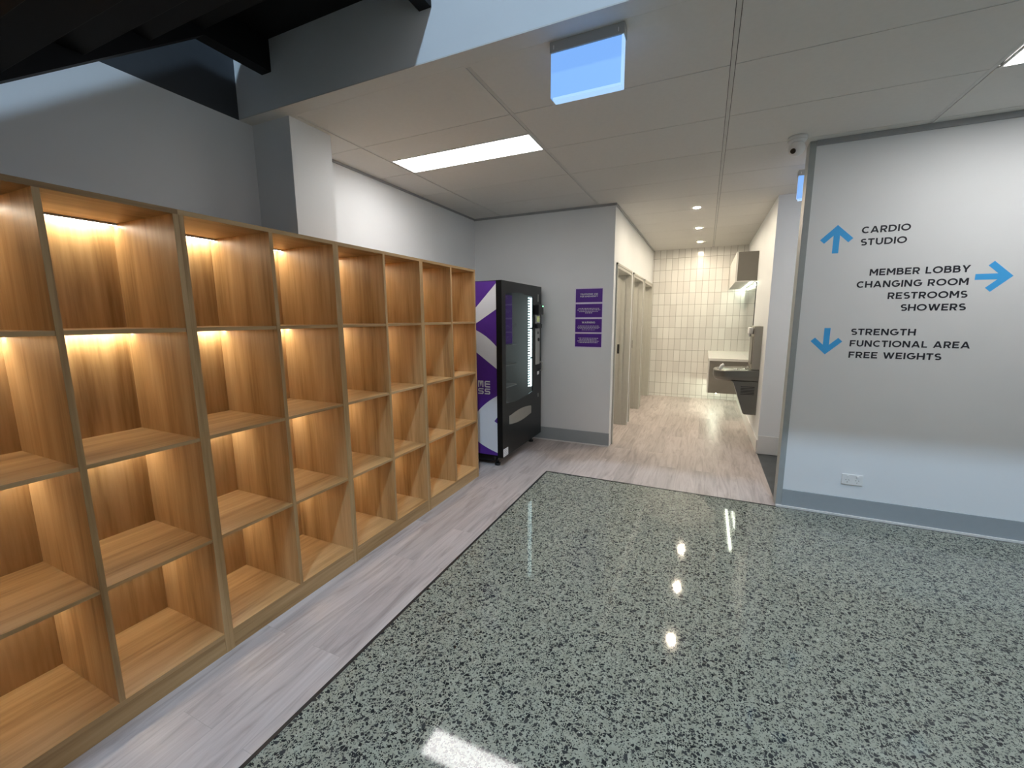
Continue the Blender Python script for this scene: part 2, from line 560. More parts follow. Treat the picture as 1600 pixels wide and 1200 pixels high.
LW = 0.20
class Diag(list):
    pass
def glyph(ch):
    h = LW / 2
    t = 1 - h
    R = 0.5 - h
    if ch == 'A': return [Diag([(0.10, 0), (0.48, 1)]), Diag([(0.88, 0), (0.50, 1)]), [(0.24, 0.27), (0.74, 0.27)]], 0.98
    if ch == 'B': return [[(h, 0), (h, 1)], [(h, t), (0.42, t)] + arc(0.44, 0.725, 0.185, t - 0.725, 90, -90, 12) + [(h, 0.53)], [(h, 0.53), (0.46, 0.53)] + arc(0.48, (0.53 + h) / 2, 0.215, (0.53 - h) / 2, 90, -90, 12) + [(h, h)]], 0.78
    if ch == 'C': return [arc(0.5, 0.5, R, R, 48, 312, 30)], 0.86
    if ch == 'D': return [[(h, 0), (h, 1)], [(h, t), (0.38, t)] + arc(0.40, 0.5, 0.42, R, 90, -90, 22) + [(h, h)]], 0.91
    if ch == 'E': return [[(h, 0), (h, 1)], [(h, t), (0.70, t)], [(h, 0.5), (0.63, 0.5)], [(h, h), (0.71, h)]], 0.72
    if ch == 'F': return [[(h, 0), (h, 1)], [(h, t), (0.69, t)], [(h, 0.48), (0.62, 0.48)]], 0.70
    if ch == 'G': return [arc(0.5, 0.5, R, R, 48, 330, 30) + [(0.87, 0.47), (0.52, 0.47)]], 0.95
    if ch == 'H': return [[(h, 0), (h, 1)], [(0.75, 0), (0.75, 1)], [(h, 0.5), (0.75, 0.5)]], 0.83
    if ch == 'I': return [[(h, 0), (h, 1)]], LW
    if ch == 'L': return [[(h, 1), (h, h), (0.64, h)]], 0.64
    if ch == 'M': return [[(h, 0), (h, 1)], Diag([(h + .02, 1), (0.49, 0.30)]), Diag([(0.96 - h, 1), (0.49, 0.30)]), [(0.98 - h, 0), (0.98 - h, 1)]], 0.98
    if ch == 'N': return [[(h, 0), (h, 1)], Diag([(h + .02, 1), (0.83 - h, 0)]), [(0.85 - h, 0), (0.85 - h, 1)]], 0.85
    if ch == 'O': return [arc(0.52, 0.5, 0.44, R, 0, 360, 40)], 1.04
    if ch == 'P': return [[(h, 0), (h, 1)], [(h, t), (0.42, t)] + arc(0.43, 0.655, 0.25, t - 0.655, 90, -90, 14) + [(h, 0.393)]], 0.76
    if ch == 'R': return [[(h, 0), (h, 1)], [(h, t), (0.42, t)] + arc(0.43, 0.665, 0.24, t - 0.665, 90, -90, 14) + [(h, 0.412)], Diag([(0.40, 0.43), (0.66, 0)])], 0.78
    if ch == 'S': return [arc(0.355, 0.7075, 0.255, 0.21, 38, 255, 16) + arc(0.365, 0.2925, 0.275, 0.21, 78, -142, 16)], 0.67
    if ch == 'T': return [[(0.37, 0), (0.37, t)], [(0, t), (0.74, t)]], 0.74
    if ch == 'U': return [[(h, 1)] + arc(0.41, 0.42, 0.41 - h, 0.42 - h, 180, 360, 16) + [(0.82 - h, 1)]], 0.82
    if ch == 'W': return [Diag([(0.10, 1), (0.37, 0)]), Diag([(0.64, 1), (0.37, 0)]), Diag([(0.64, 1), (0.91, 0)]), Diag([(1.18, 1), (0.91, 0)])], 1.28
    if ch == 'Y': return [Diag([(0.11, 1), (0.43, 0.40)]), Diag([(0.77, 1), (0.43, 0.40)]), [(0.43, 0.48), (0.43, 0)]], 0.88
    return [], 0.34

def stroke_polys(pts, w):
    """mitred quads along a polyline"""
    closed = (Vector(pts[0]) - Vector(pts[-1])).length < 1e-6
    P = [Vector(p) for p in pts]
    if closed:
        P = P[:-1]
    n = len(P)
    L = []
    for i in range(n):
        a = P[i - 1] if (closed or i > 0) else None
        c = P[(i + 1) % n] if (closed or i < n - 1) else None
        d1 = (P[i] - a).normalized() if a is not None else None
        d2 = (c - P[i]).normalized() if c is not None else None
        if d1 is None: d1 = d2
        if d2 is None: d2 = d1
        n1 = Vector((-d1.y, d1.x)); n2 = Vector((-d2.y, d2.x))
        mv = (n1 + n2)
        mv = mv / max(mv.dot(mv) / 2, 0.42)
        L.append((P[i] + mv * w / 2, P[i] - mv * w / 2))
    out = []
    for i in range(n if closed else n - 1):
        j = (i + 1) % n
        out.append([L[i][0], L[j][0], L[j][1], L[i][1]])
    return out

def text_width(s, gap):
    x = 0
    for i, ch in enumerate(s):
        x += glyph(ch)[1] + (gap if i < len(s) - 1 else 0)
    return x

def write(bm, s, x0, x1, z0, hgt, y, thick=0.0008, gap=0.15):
    """letters on a plane y = const facing -y, fitted from x0 to x1"""
    sx = (x1 - x0) / text_width(s, gap)
    x = 0
    for ch in s:
        st, w = glyph(ch)
        for k, pts in enumerate(st):
            if isinstance(pts, Diag):
                (xa, ya), (xb, yb) = pts
                hw = LW * 0.96 * math.hypot(xb - xa, yb - ya) / abs(yb - ya) / 2
                quads = [[Vector((xa - hw, ya)), Vector((xb - hw, yb)), Vector((xb + hw, yb)), Vector((xa + hw, ya))]]
            else:
                quads = stroke_polys(pts, LW)
            for q in quads:
                prism(bm, [(x0 + (x + p.x) * sx, z0 + min(max(p.y, 0), 1) * hgt) for p in q], 'y', y, y - thick - 0.00005 * k)
        x += w + gap

def write_words(parent, name, s, x0, x1, z0, hgt, y, m, gap=0.15, thick=0.0008, label=None):
    """one mesh per word, the whole line fitted from x0 to x1"""
    sx = (x1 - x0) / text_width(s, gap)
    x = x0
    for wd in s.split(' '):
        ww = text_width(wd, gap) * sx
        b = bmesh.new()
        write(b, wd, x, x + ww, z0, hgt, y, thick, gap)
        obj(name, b, m, parent, label='dark letters ' + wd if label else None)
        x += ww + (glyph(' ')[1] + 2 * gap) * sx

# ------------------------------------------------------------------ the setting
HC = 2.756
XL = -2.734            # left wall
YB = 4.872             # back wall of the foyer
XC = -0.965            # corridor, left side
XR = 0.610             # corridor, right side
YE = 8.602             # tiled end wall
YS = 3.836             # directory wall
YV = 1.896             # edge of the ceiling void

struct('floor', bx(XL - 0.15, 4.6, -3.6, YE + 0.1, -0.12, -0.004), M['dark_floor'])
b = bmesh.new()
box(b, XL, -1.370, -3.6, YB, -0.004, 0.0)
box(b, -1.370, 0.6135, 3.822, YB, -0.004, 0.0)
box(b, XC - 0.15, 0.6135, YB, YE, -0.004, 0.0)
box(b, -2.75, XC - 0.15, YB + 0.1, YE, -0.004, 0.0)
struct('floor_vinyl', b, M['vinyl'])
struct('floor_concrete', bx(-1.3545, 4.6, -3.6, 3.8065, -0.004, 0.0), M['terrazzo'])
b = bmesh.new()
box(b, -1.370, -1.3545, -3.6, 3.822, -0.004, 0.0025)
box(b, -1.3545, XR, 3.8065, 3.822, -0.004, 0.0025)
struct('trim_1', b, M['black_trim'])

struct('wall_left', bx(XL - 0.15, XL, -3.6, YE + 0.1, -0.004, HC), M['wall'])
struct('wall_left_upper', bx(XL - 0.15, XL, -4.8, YV, HC, 8.5), M['dark_wall'])
struct('wall_column', bx(XL, -2.395, 1.982, 2.299, 0, HC), M['wall'])
struct('wall_back', bx(XL, XC - 0.15, YB, YB + 0.1, 0, HC), M['wall'])
struct('wall_bulkhead', bx(XL, 4.6, YV, YV + 0.12, HC + 0.006, 8.5), M['wall'])

# corridor left wall with three doorways
DOORS = [(5.010, 6.040), (6.230, 7.215), (7.400, 8.510)]
b = bmesh.new()
ys = [YB] + [v for d in DOORS for v in d] + [YE]
for i in range(0, len(ys), 2):
    box(b, XC - 0.15, XC, ys[i], ys[i + 1], 0, HC)
for y0, y1 in DOORS:
    box(b, XC - 0.15, XC, y0, y1, 2.130, HC)
struct('wall_corridor_left', b, M['wall'])
b = bmesh.new()
for y in (6.10, 7.28):
    box(b, -2.70, XC - 0.15, y, y + 0.08, 0, HC)
struct('wall_cubicles', b, M['wall'])
struct('wall_end', bx(XL, 0.90, YE, YE + 0.1, 0, HC), M['tiles'])
b = bmesh.new()
box(b, XR, XR + 0.12, 5.303, YE, 0, HC)
struct('wall_corridor_right', b, M['wall'])
struct('wall_lobby', bx(XR + 0.12, 4.6, 5.303, 5.423, 0, HC), M['wall'])
struct('wall_right', bx(XR + 0.002, 4.6, YS, YS + 0.115, 0, HC), M['wall'])
# anodised channel on the free end of the directory wall and the angle along its top
b = bmesh.new()
box(b, XR - 0.004, XR + 0.036, YS - 0.004, YS, 0, HC)
box(b, XR - 0.004, XR + 0.002, YS, YS + 0.119, 0, HC)
struct('trim_2', b, M['endcap'])
struct('trim_3', bx(XR + 0.036, 4.6, YS - 0.014, YS, HC - 0.036, HC), M['ctrim'])
b = bmesh.new()
box(b, XL, XC + 0.012, YB - 0.012, YB, HC - 0.024, HC)
box(b, XC, XC + 0.012, YB, YE, HC - 0.024, HC)
box(b, XL, XL + 0.012, 2.299, YB - 0.012, HC - 0.018, HC)
struct('trim_4', b, M['ctrim'])

# skirtings
struct('baseboard_back', bx(-2.72, XC + 0.002, YB - 0.010, YB, 0.010, 0.163), M['skirt'])
struct('baseboard_right', bx(XR + 0.036, 4.6, YS - 0.010, YS, 0.014, 0.150), M['skirt'])
struct('trim_5', bx(-2.72, XC + 0.004, YB - 0.016, YB, 0.0, 0.014), M['wskirt'])
struct('trim_6', bx(XR - 0.004, 4.6, YS - 0.022, YS, 0.0, 0.016), M['wskirt'])
b = bmesh.new()
box(b, XR + 0.002, 4.6, 5.289, 5.303, 0.0, 0.205)
struct('baseboard_lobby', b, M['wskirt'])
b = bmesh.new()
box(b, XR - 0.012, XR, 5.303, YE, 0.0, 0.150)
struct('baseboard_corridor', b, M['wskirt'])

# suspended ceiling: backing slab coloured black as shadow in the gaps, main bars, tile faces let in (1.2 x 0.6 m), one mesh
b = bmesh.new()
box(b, XL, 4.6, YV + 0.12, YE, HC + 0.012, HC + 0.35, mi=2)
X0, R1 = -2.352, 2.5496
box(b, XL, 4.6, YV, 1.992, HC, HC + 0.006)
box(b, XL, 4.6, YV + 0.006, YV + 0.12, HC + 0.0005, HC + 0.006)
PANELS = [(X0, R1 + 0.3), (X0 + 3.6, R1 + 0.3), (X0 + 3.6, R1 + 1.5)]
LIT = {(0, 0), (0, 3), (2, 3)}
for i in range(0, 6):
    xa = X0 + 1.2 * i
    box(b, xa - 0.010, xa + 0.010, 1.996, YE, HC + 0.002, HC + 0.010, mi=1)
for j in range(-1, 11):
    ya, yb = R1 + 0.6 * j, R1 + 0.6 * (j + 1)
    ya, yb = max(ya, 1.994), min(yb, YE)
    if yb - ya < 0.03:
        continue
    for i in range(-1, 6):
        xa, xb = X0 + 1.2 * i, X0 + 1.2 * (i + 1)
        xa, xb = max(xa, XL - 0.011), min(xb, 4.6)
        y0, y1 = ya + 0.0025, yb - 0.0025
        if (j, i) in LIT:
            y1 = ya + 0.3 - 0.002
        box(b, xa + 0.013, xb - 0.013, y0, y1, HC, HC + 0.012)
struct('ceiling', b, [M['tile_ceiling'], M['tbar'], M['black_trim']])
struct('ceiling_upper', bx(XL - 0.15, 4.6, -4.8, YV + 0.12, 8.5, 8.65), M['wall'])

# door frames and the leaves standing open inside the cubicles
for k, (y0, y1) in enumerate(DOORS):
    b = bmesh.new()
    for ya, yb in ((y0, y0 + 0.045), (y1 - 0.045, y1)):
        box(b, XC - 0.165, XC + 0.012, ya, yb, 0, 2.13)
        box(b, XC - 0.10, XC - 0.06, ya - 0.001 if ya > y0 + .1 else yb, yb if ya > y0 + .1 else yb + 0.014, 0, 2.085) if ya < y0 + .1 else box(b, XC - 0.10, XC - 0.06, ya - 0.014, ya, 0, 2.085)
    box(b, XC - 0.165, XC + 0.012, y0 + 0.045, y1 - 0.045, 2.085, 2.13)
    # casing lips
    box(b, XC, XC + 0.018, y0 - 0.012, y0 + 0.02, 0, 2.142)
    box(b, XC, XC + 0.018, y1 - 0.02, y1 + 0.012, 0, 2.142)
    box(b, XC, XC + 0.018, y0 - 0.012, y1 + 0.012, 2.118, 2.142)
    fr = struct('door_%d' % (k + 1), b, M['frame'])
    obj('strike_plate', bx(XC - 0.145, XC - 0.115, y1 - 0.048, y1 - 0.045, 1.02, 1.15), M['black_plastic'], fr)
    lf = obj('door_leaf', bx(XC - 1.02, XC - 0.172, y0 + 0.012, y0 + 0.052, 0.01, 2.08, bev=0.002), M['leaf'], fr)
    h = bmesh.new()
    cyl(h, (XC - 0.95, y0 + 0.052, 1.04), 0.024, 0.012, 'y', 20)
    tube(h, [(XC - 0.95, y0 + 0.064, 1.04), (XC - 0.95, y0 + 0.10, 1.04), (XC - 0.93, y0 + 0.105, 1.04), (XC - 0.83, y0 + 0.105, 1.04)], 0.008)
    obj('door_handle', h, M['chrome'], lf)

# ------------------------------------------------------------------ ceiling fittings
def panel_light(x, y, label):
    o = thing('ceiling_panel_light', (x + 0.6, y + 0.15, HC), label, 'light', 'recessed ceiling panel lights')
    f = bmesh.new()
    for a in ((x + 0.010, x + 1.190, y + 0.002, y + 0.012), (x + 0.010, x + 1.190, y + 0.288, y + 0.298), (x + 0.010, x + 0.020, y + 0.012, y + 0.288), (x + 1.180, x + 1.190, y + 0.012, y + 0.288)):
        box(f, a[0], a[1], a[2], a[3], HC - 0.003, HC + 0.006)
    obj('frame', f, M['white_plastic'], o)
    obj('diffuser', bx(x + 0.020, x + 1.180, y + 0.012, y + 0.288, HC - 0.001, HC + 0.005), M['panel_glow'], o)
    return o
p1 = panel_light(*PANELS[0], 'long white ceiling panel light above the wooden cubbies, nearest the vending machine')
dup(p1, (PANELS[2][0] + 0.6, PANELS[2][1] + 0.15, HC), 'white ceiling panel light added to brighten the lobby wall, unseen behind the directory wall')  # extra panel, added only to light the wall beyond the doorway
dup(p1, (PANELS[1][0] + 0.6 + 0.012, PANELS[1][1] + 0.15, HC), 'white ceiling panel light in front of the directory wall, cut off at the right')

d0 = thing('downlight', (-0.168, 5.466, HC), 'round recessed downlight in the corridor ceiling, nearest of the three', 'light', 'corridor downlights')
b = bmesh.new()
prof = [(0.036, -0.001), (0.036, -0.004), (0.046, -0.006), (0.050, -0.001)]
N = 40
rings = [[b.verts.new((-0.168 + r * math.cos(2 * PI * k / N), 5.466 + r * math.sin(2 * PI * k / N), HC + z)) for k in range(N)] for r, z in prof]
for i in range(3):
    for k in range(N):
        b.faces.new([rings[i][k], rings[i][(k + 1) % N], rings[i + 1][(k + 1) % N], rings[i + 1][k]]).smooth = True
obj('trim_ring', b, M['white_plastic'], d0)
b = bmesh.new()
cyl(b, (-0.168, 5.466, HC - 0.003), 0.036, 0.0025)
obj('lens', b, M['down_glow'], d0)
dup(d0, (-0.165, 6.696, HC), 'round recessed downlight in the corridor ceiling, middle of the three')
dup(d0, (-0.161, 7.898, HC), 'round recessed downlight in the corridor ceiling, nearest the tiled wall')
for yy, w in ((5.55, 'first'), (6.75, 'second'), (7.95, 'third')):  # unseen lamps added to brighten the door jambs
    dup(d0, (-1.75, yy, HC), 'round downlight added inside the %s cubicle to brighten its jambs, out of sight beyond its doorway' % w)

# lit skylight in the roof over the stair void, out of view above
u = thing('skylight', (1.25, -3.2, 8.5), 'bright skylight in the roof over the stair void, above the picture', 'skylight')
b = bmesh.new()
for a in ((0.975, 1.525, -3.475, -3.425), (0.975, 1.525, -2.975, -2.925), (0.975, 1.025, -3.425, -2.975), (1.475, 1.525, -3.425, -2.975)):
    box(b, a[0], a[1], a[2], a[3], 8.47, 8.50)
obj('frame', b, M['white_plastic'], u)
obj('diffuser', bx(1.025, 1.475, -3.425, -2.975, 8.480, 8.490), M['upper_glow'], u)

def exit_sign(x, y, label, w=0.335):
    o = thing('exit_sign', (x, y, HC), label, 'sign', 'hanging illuminated signs')
    h = bmesh.new()
    box(h, x - w / 2, x + w / 2, y - 0.006, y + 0.052, HC - 0.046, HC, bev=0.003)
    obj('housing', h, M['grey_plastic'], o)
    for dx in (-w / 2 + 0.018, w / 2 - 0.028):
        obj('clip', bx(x + dx, x + dx + 0.003, y - 0.008, y - 0.006, HC - 0.034, HC - 0.018), M['white_plastic'], o)
    obj('lit_panel', bx(x - w / 2 + 0.004, x + w / 2 - 0.012, y, y + 0.028, HC - 0.232, HC - 0.046, bev=0.002), M['exit_glow'], o)
    e = bmesh.new()
    box(e, x + w / 2 - 0.012, x + w / 2 - 0.004, y - 0.004, y + 0.040, HC - 0.245, HC - 0.046, bev=0.002)
    box(e, x - w / 2 + 0.016, x + w / 2 - 0.012, y - 0.004, y + 0.040, HC - 0.245, HC - 0.232, bev=0.002)
    obj('edge_lens', e, M['exit_edge'], o)
    return o
e1 = exit_sign(-0.550, 2.010, 'blue-white lit blank exit sign hanging near the ceiling edge, in full view')
e2 = dup(e1, (0.815, 4.50, HC), 'blue-white lit exit sign mostly hidden behind the directory wall, below the security camera')
e2.rotation_euler = (0, 0, 0)

c = thing('security_camera', (0.508, 3.70, HC), 'white turret security camera on the ceiling beside the directory wall', 'camera')
b = bmesh.new()
cyl(b, (0.508, 3.70, HC), 0.058, -0.022, 'z', 36)
cyl(b, (0.508, 3.70, HC - 0.022), 0.058, -0.018, 'z', 36, r2=0.048)
obj('base', b, M['white_plastic'], c)
t = bmesh.new()
bmesh.ops.create_uvsphere(t, u_segments=32, v_segments=18, radius=0.050)
t.transform(Matrix.Translation((0.508, 3.70, HC - 0.076)))
for f in t.faces: f.smooth = True
b = bmesh.new()
merge(b, t)
ball = obj('ball', b, M['white_plastic'], c)
ld = Vector((-0.52, -0.72, -0.46)).normalized()
b = bmesh.new()
cc = Vector((0.508, 3.70, HC - 0.076))
tube(b, [cc + ld * 0.036, cc + ld * 0.0535], 0.017, 24)
obj('lens', b, M['black_plastic'], ball)

# ------------------------------------------------------------------ staircase over the left wall
st = thing('staircase', (-1.88, 0.2, 0), 'black steel staircase rising overhead at the upper left to a landing', 'stairs')
SL = 0.74
XA0, XA1, XB0, XB1 = -2.486, -2.406, -1.345, -1.275
def strz(y): return 2.953 + (y - 1.530) * SL
for xa, xb in ((XA0, XA1), (XB0, XB1)):
    zb = 2.957 if xa < -2 else 2.985
    pts = [(-2.10, 0.0), (-2.46, 0.0), (-2.46, 0.05), (-2.46 + 0.12, 0.32)]
    low = 1.53 - (2.953 - 0.0) / SL
    pts = [(low, 0.0), (1.530, zb), (YV - 0.002, zb), (YV - 0.002, zb + 0.36), (1.36, zb + 0.36), (1.36 - (zb + 0.36) / SL, 0.0)]
    b = bmesh.new()
    prism(b, pts, 'x', xa, xb)
    obj('stringer', b, M['black_steel'], st)
RISE, GO = 0.187, 0.2527
n = 0
yk, zk = 1.530, 3.155
b = bmesh.new()
box(b, XA1, XB0, yk - 0.05, YV - 0.002, zk - 0.025, zk + 0.02)
obj('landing', b, M['black_steel'], st)
while True:
    n += 1
    zt = zk + 0.035 - RISE * n
    yf = yk - GO * n
    if zt < 0.10:
        break
    b = bmesh.new()
    box(b, XA1, XB0, yf - 0.035, yf + GO, zt - 0.022, zt, bev=0.002)
    box(b, XA1, XB0, yf + GO - 0.012, yf + GO, zt, zt + RISE - (0.022 if n > 1 else 0.06))
    obj('tread', b, M['black_steel'], st)

# ------------------------------------------------------------------ cubby units
XF, XBK = -1.9236, -2.385
PT = 0.0195
ZT, ZU = 1.955, 1.9355
LV = [(1.4750, 1.4915), (1.0120, 1.0275), (0.5485, 0.5635)]
ZB = 0.098
def cubby_unit(y0, y1, label):
    ym = (y0 + y1) / 2
    o = thing('cubby_unit', ((XF + XBK) / 2, ym, 0), label, 'shelving', 'wooden cubby units')
    obj('side_panel', bx(XBK, XF, y0, y0 + PT, 0, ZU, bev=0.0006), M['oak_v'], o)
    obj('side_panel', bx(XBK, XF, y1 - PT, y1, 0, ZU, bev=0.0006), M['oak_v'], o)
    obj('divider', bx(XBK + 0.008, XF, ym - PT / 2, ym + PT / 2, ZB, ZU, bev=0.0006), M['oak_v'], o)
    obj('top_panel', bx(XBK, XF, y0, y1, ZU, ZT, bev=0.0006), M['oak_h'], o)
    obj('back_panel', bx(XBK, XBK + 0.008, y0 + PT, y1 - PT, 0.05, ZU), M['oak_v'], o)
    obj('base_panel', bx(XBK + 0.008, XF, y0 + PT, y1 - PT, ZB - PT, ZB, bev=0.0006), M['oak_h'], o)
    obj('kickboard', bx(XF - 0.020, XF - 0.002, y0 + PT, y1 - PT, 0, ZB - PT), M['oak_h'], o)
    for ya, yb in ((y0 + PT, ym - PT / 2), (ym + PT / 2, y1 - PT)):
        for za, zb in LV:
            obj('shelf', bx(XBK + 0.008, XF - 0.003, ya, yb, za, zb, bev=0.0006), M['oak_h'], o)
        for z in (ZU,) + tuple(l[0] for l in LV):
            b = bmesh.new()
            box(b, XBK + 0.036, XBK + 0.050, ya + 0.002, yb - 0.002, z - 0.009, z - 0.0005)
            ls = obj('light_strip', b, [M['grey_plastic'], M['strip_glow']], o, label='thin glowing LED strip under the board')
            for p in ls.data.polygons:
                if p.normal.z < -0.9 or p.normal.x < -0.9:
                    p.material_index = 1
    return o
YU = [0.2545, 1.0425, 1.8270, 2.6170, 3.4230]
cubby_unit(YU[3], YU[4], 'open wooden cubby unit at the far end of the row, beside the purple vending machine')
cubby_unit(YU[2], YU[3], 'open wooden cubby unit, second from the purple vending machine')
cubby_unit(YU[1], YU[2], 'open wooden cubby unit, third from the purple vending machine')
cubby_unit(YU[0], YU[1], 'open wooden cubby unit nearest the camera, at the left edge of the photo')

# ------------------------------------------------------------------ vending machine
VX = -1.800            # door face
VY0, VY1 = 3.712, 4.800
VZ0, VZ1 = 0.108, 1.884
v = thing('vending_machine', (-2.23, 4.25, 0), 'black vending machine with purple and white printed side, beyond the row of wooden cubbies', 'vending machine')
def vy(y): return y
body = bmesh.new()
XV0 = -2.66
t_ = 0.03
box(body, XV0, -1.862, VY0 + 0.018, VY0 + 0.018 + t_, VZ0, VZ1)
box(body, XV0, -1.862, VY1 - t_, VY1, VZ0, VZ1)
box(body, XV0, -1.862, VY0 + 0.048, VY1 - t_, VZ1 - t_, VZ1)
box(body, XV0, -1.862, VY0 + 0.048, VY1 - t_, VZ0, VZ0 + 0.35)
box(body, XV0, XV0 + t_, VY0 + 0.048, VY1 - t_, VZ0 + 0.35, VZ1 - t_)
cab = obj('cabinet', body, M['vend_black'], v)
b = bmesh.new()
box(b, -2.33, -2.30, VY0 + 0.052, VY1 - 0.034, 0.46, VZ1 - 0.034)
box(b, -2.30, -1.875, VY1 - 0.042, VY1 - 0.034, 0.46, VZ1 - 0.034)
box(b, -2.30, -1.875, VY0 + 0.052, VY0 + 0.060, 0.46, VZ1 - 0.034)
box(b, -2.30, -1.875, VY0 + 0.060, VY1 - 0.042, VZ1 - 0.042, VZ1 - 0.034)
box(b, -2.30, -1.875, VY0 + 0.060, VY1 - 0.042, 0.46, 0.47)
obj('liner', b, M['vend_in'], v)
# printed side
sp_ = obj('side_graphic', bx(XV0, -1.862, VY0 + 0.016, VY0 + 0.018, VZ0 + 0.015, VZ1 - 0.004), M['purple'], v)
YP = VY0 + 0.016
xr = -1.862
b = bmesh.new()
def curve(p0, p1, p2, n=14):
    return [((1 - s) ** 2 * p0[0] + 2 * s * (1 - s) * p1[0] + s * s * p2[0], (1 - s) ** 2 * p0[1] + 2 * s * (1 - s) * p1[1] + s * s * p2[1]) for s in [i / n for i in range(n + 1)]]
A = [(xr, 1.862), (-2.09, 1.632), (-2.36, 1.36), (-2.36, 1.33)] + [(-2.088, 1.176)] + [(xr, 1.017)] + curve((xr, 1.238), (-1.97, 1.35), (-2.086, 1.399)) + [(-2.135, 1.438), (-2.088, 1.476), (xr, 1.612)]
prism(b, A, 'y', YP, YP - 0.0012)
Bp = [(xr, 0.750)] + curve((-1.90, 0.728), (-2.02, 0.655), (-2.086, 0.575)) + [(-2.30, 0.40)] + curve((-2.086, 0.242), (-2.00, 0.190), (xr, 0.150)) + [(xr, 0.457), (-1.902, 0.484), (xr, 0.533)]
prism(b, Bp, 'y', YP, YP - 0.0012)
obj('white_shape', b, M['white_print'], sp_, label='white angular shapes printed on the purple side')
# lettering ME / SS on the side
b = bmesh.new()
def sstroke(pts, w):
    for q in stroke_polys(pts, w):
        prism(b, [(p.x, p.y) for p in q], 'y', YP, YP - 0.0015)
def logo_row(x0, z0, hh, kind):
    w = 0.062
    if kind == 'M':
        sstroke([(x0 + 0.007, z0), (x0 + 0.007, z0 + hh - 0.007), (x0 + 0.024, z0 + hh - 0.007), (x0 + 0.032, z0 + 0.006), (x0 + 0.040, z0 + hh - 0.007), (x0 + w - 0.007, z0 + hh - 0.007), (x0 + w - 0.007, z0)], 0.012)
    if kind == 'E':
        sstroke([(x0 + w, z0 + hh - 0.007), (x0 + 0.014, z0 + hh - 0.007), (x0 + 0.007, z0 + hh - 0.014), (x0 + 0.007, z0 + 0.014), (x0 + 0.014, z0 + 0.007), (x0 + w, z0 + 0.007)], 0.013)
        sstroke([(x0 + 0.007, z0 + hh / 2), (x0 + w, z0 + hh / 2)], 0.012)
    if kind == 'S':
        sstroke([(x0 + w, z0 + hh - 0.006), (x0 + 0.012, z0 + hh - 0.006), (x0 + 0.007, z0 + hh - 0.012), (x0 + 0.007, z0 + hh / 2 + 0.004), (x0 + 0.012, z0 + hh / 2), (x0 + w - 0.012, z0 + hh / 2), (x0 + w - 0.006, z0 + hh / 2 - 0.006), (x0 + w - 0.006, z0 + 0.012), (x0 + w - 0.012, z0 + 0.006), (x0, z0 + 0.006)], 0.012)
logo_row(-2.083, 0.828, 0.068, 'M'); logo_row(-2.008, 0.828, 0.068, 'E')
logo_row(-2.083, 0.757, 0.060, 'S'); logo_row(-2.008, 0.757, 0.060, 'S')
obj('lettering', b, M['white_print'], sp_, label='white letters ME over SS')

# door with an arched window opening
WY0, WY1 = 3.800, 4.528
top = [(WY0 + (WY1 - WY0) * s, 1.758 + 0.026 * math.sin(PI * min(1, s * 1.1) ) ) for s in [i / 16 for i in range(17)]]
bot = [(WY0 + (WY1 - WY0) * s, 0.664 - 0.028 * math.sin(PI * s) + 0.012 * s) for s in [i / 16 for i in range(17)]]
win = bot + top[::-1]
def ring_prism(bm, outer, inner, x0, x1):
    """plate with a hole: strips between the window outline and the door outline, built per column"""
    n = len(inner) // 2
    lo, up = inner[:n], inner[n:][::-1]
    (ya, yb, za, zb) = outer
    prism(bm, [(ya, za), (WY0, za), (WY0, zb), (ya, zb)], 'x', x0, x1)
    prism(bm, [(WY1, za), (yb, za), (yb, zb), (WY1, zb)], 'x', x0, x1)
    for i in range(n - 1):
        prism(bm, [(lo[i][0], za), (lo[i + 1][0], za), lo[i + 1], lo[i]], 'x', x0, x1)
        prism(bm, [up[i], up[i + 1], (up[i + 1][0], zb), (up[i][0], zb)], 'x', x0, x1)
b = bmesh.new()
ring_prism(b, (VY0, VY1, VZ0, VZ1), win, -1.812, VX)
box(b, -1.860, -1.812, VY0, VY0 + 0.03, VZ0, VZ1)
box(b, -1.860, -1.812, VY1 - 0.03, VY1, VZ0, VZ1)
box(b, -1.860, -1.812, VY0 + 0.03, VY1 - 0.03, VZ1 - 0.05, VZ1)
box(b, -1.860, -1.812, VY0 + 0.03, VY1 - 0.03, VZ0, VZ0 + 0.46)
door = obj('machine_door', b, M['vend_black'], v)
g = bmesh.new()
prism(g, win, 'x', -1.812, -1.807)
obj('window_glass', g, M['glass'], door)
# inside: trays, coils, purple card, light column
for z in (0.78, 1.02, 1.24, 1.46):
    b = bmesh.new()
    box(b, -2.298, -1.93, VY0 + 0.052, 4.36, z - 0.012, z)
    tr = obj('tray', b, M['vend_in'], v)
    obj('price_strip', bx(-1.93, -1.926, VY0 + 0.10, 4.06, z - 0.008, z - 0.002), M['grey_plastic'], tr)
    for k in range(2):
        pts = [(-1.95 - 0.30 * i / 60, 3.84 + 0.10 * k + 0.026 * math.cos(2 * PI * i / 12), z + 0.034 + 0.030 * math.sin(2 * PI * i / 12)) for i in range(61)]
        b = bmesh.new()
        tube(b, pts, 0.003, 5)
        obj('coil', b, M['white_plastic'], tr)
obj('printed_card', bx(-1.832, -1.828, 3.84, 4.02, 1.262, 1.752), M['purple'], v, label='purple printed card behind the glass')
b = bmesh.new()
for z0, z1 in ((0.715, 1.045), (1.065, 1.390), (1.410, 1.755)):
    box(b, -1.864, -1.858, 4.606, 4.652, z0, z1)
lc = obj('light_column', b, M['vend_glow'], door, label='white LED light column inside the window')
b = bmesh.new()
z = 0.72
while z < 1.75:
    box(b, -1.868, -1.862, 4.548, 4.596, z, z + 0.014)
    z += 0.030
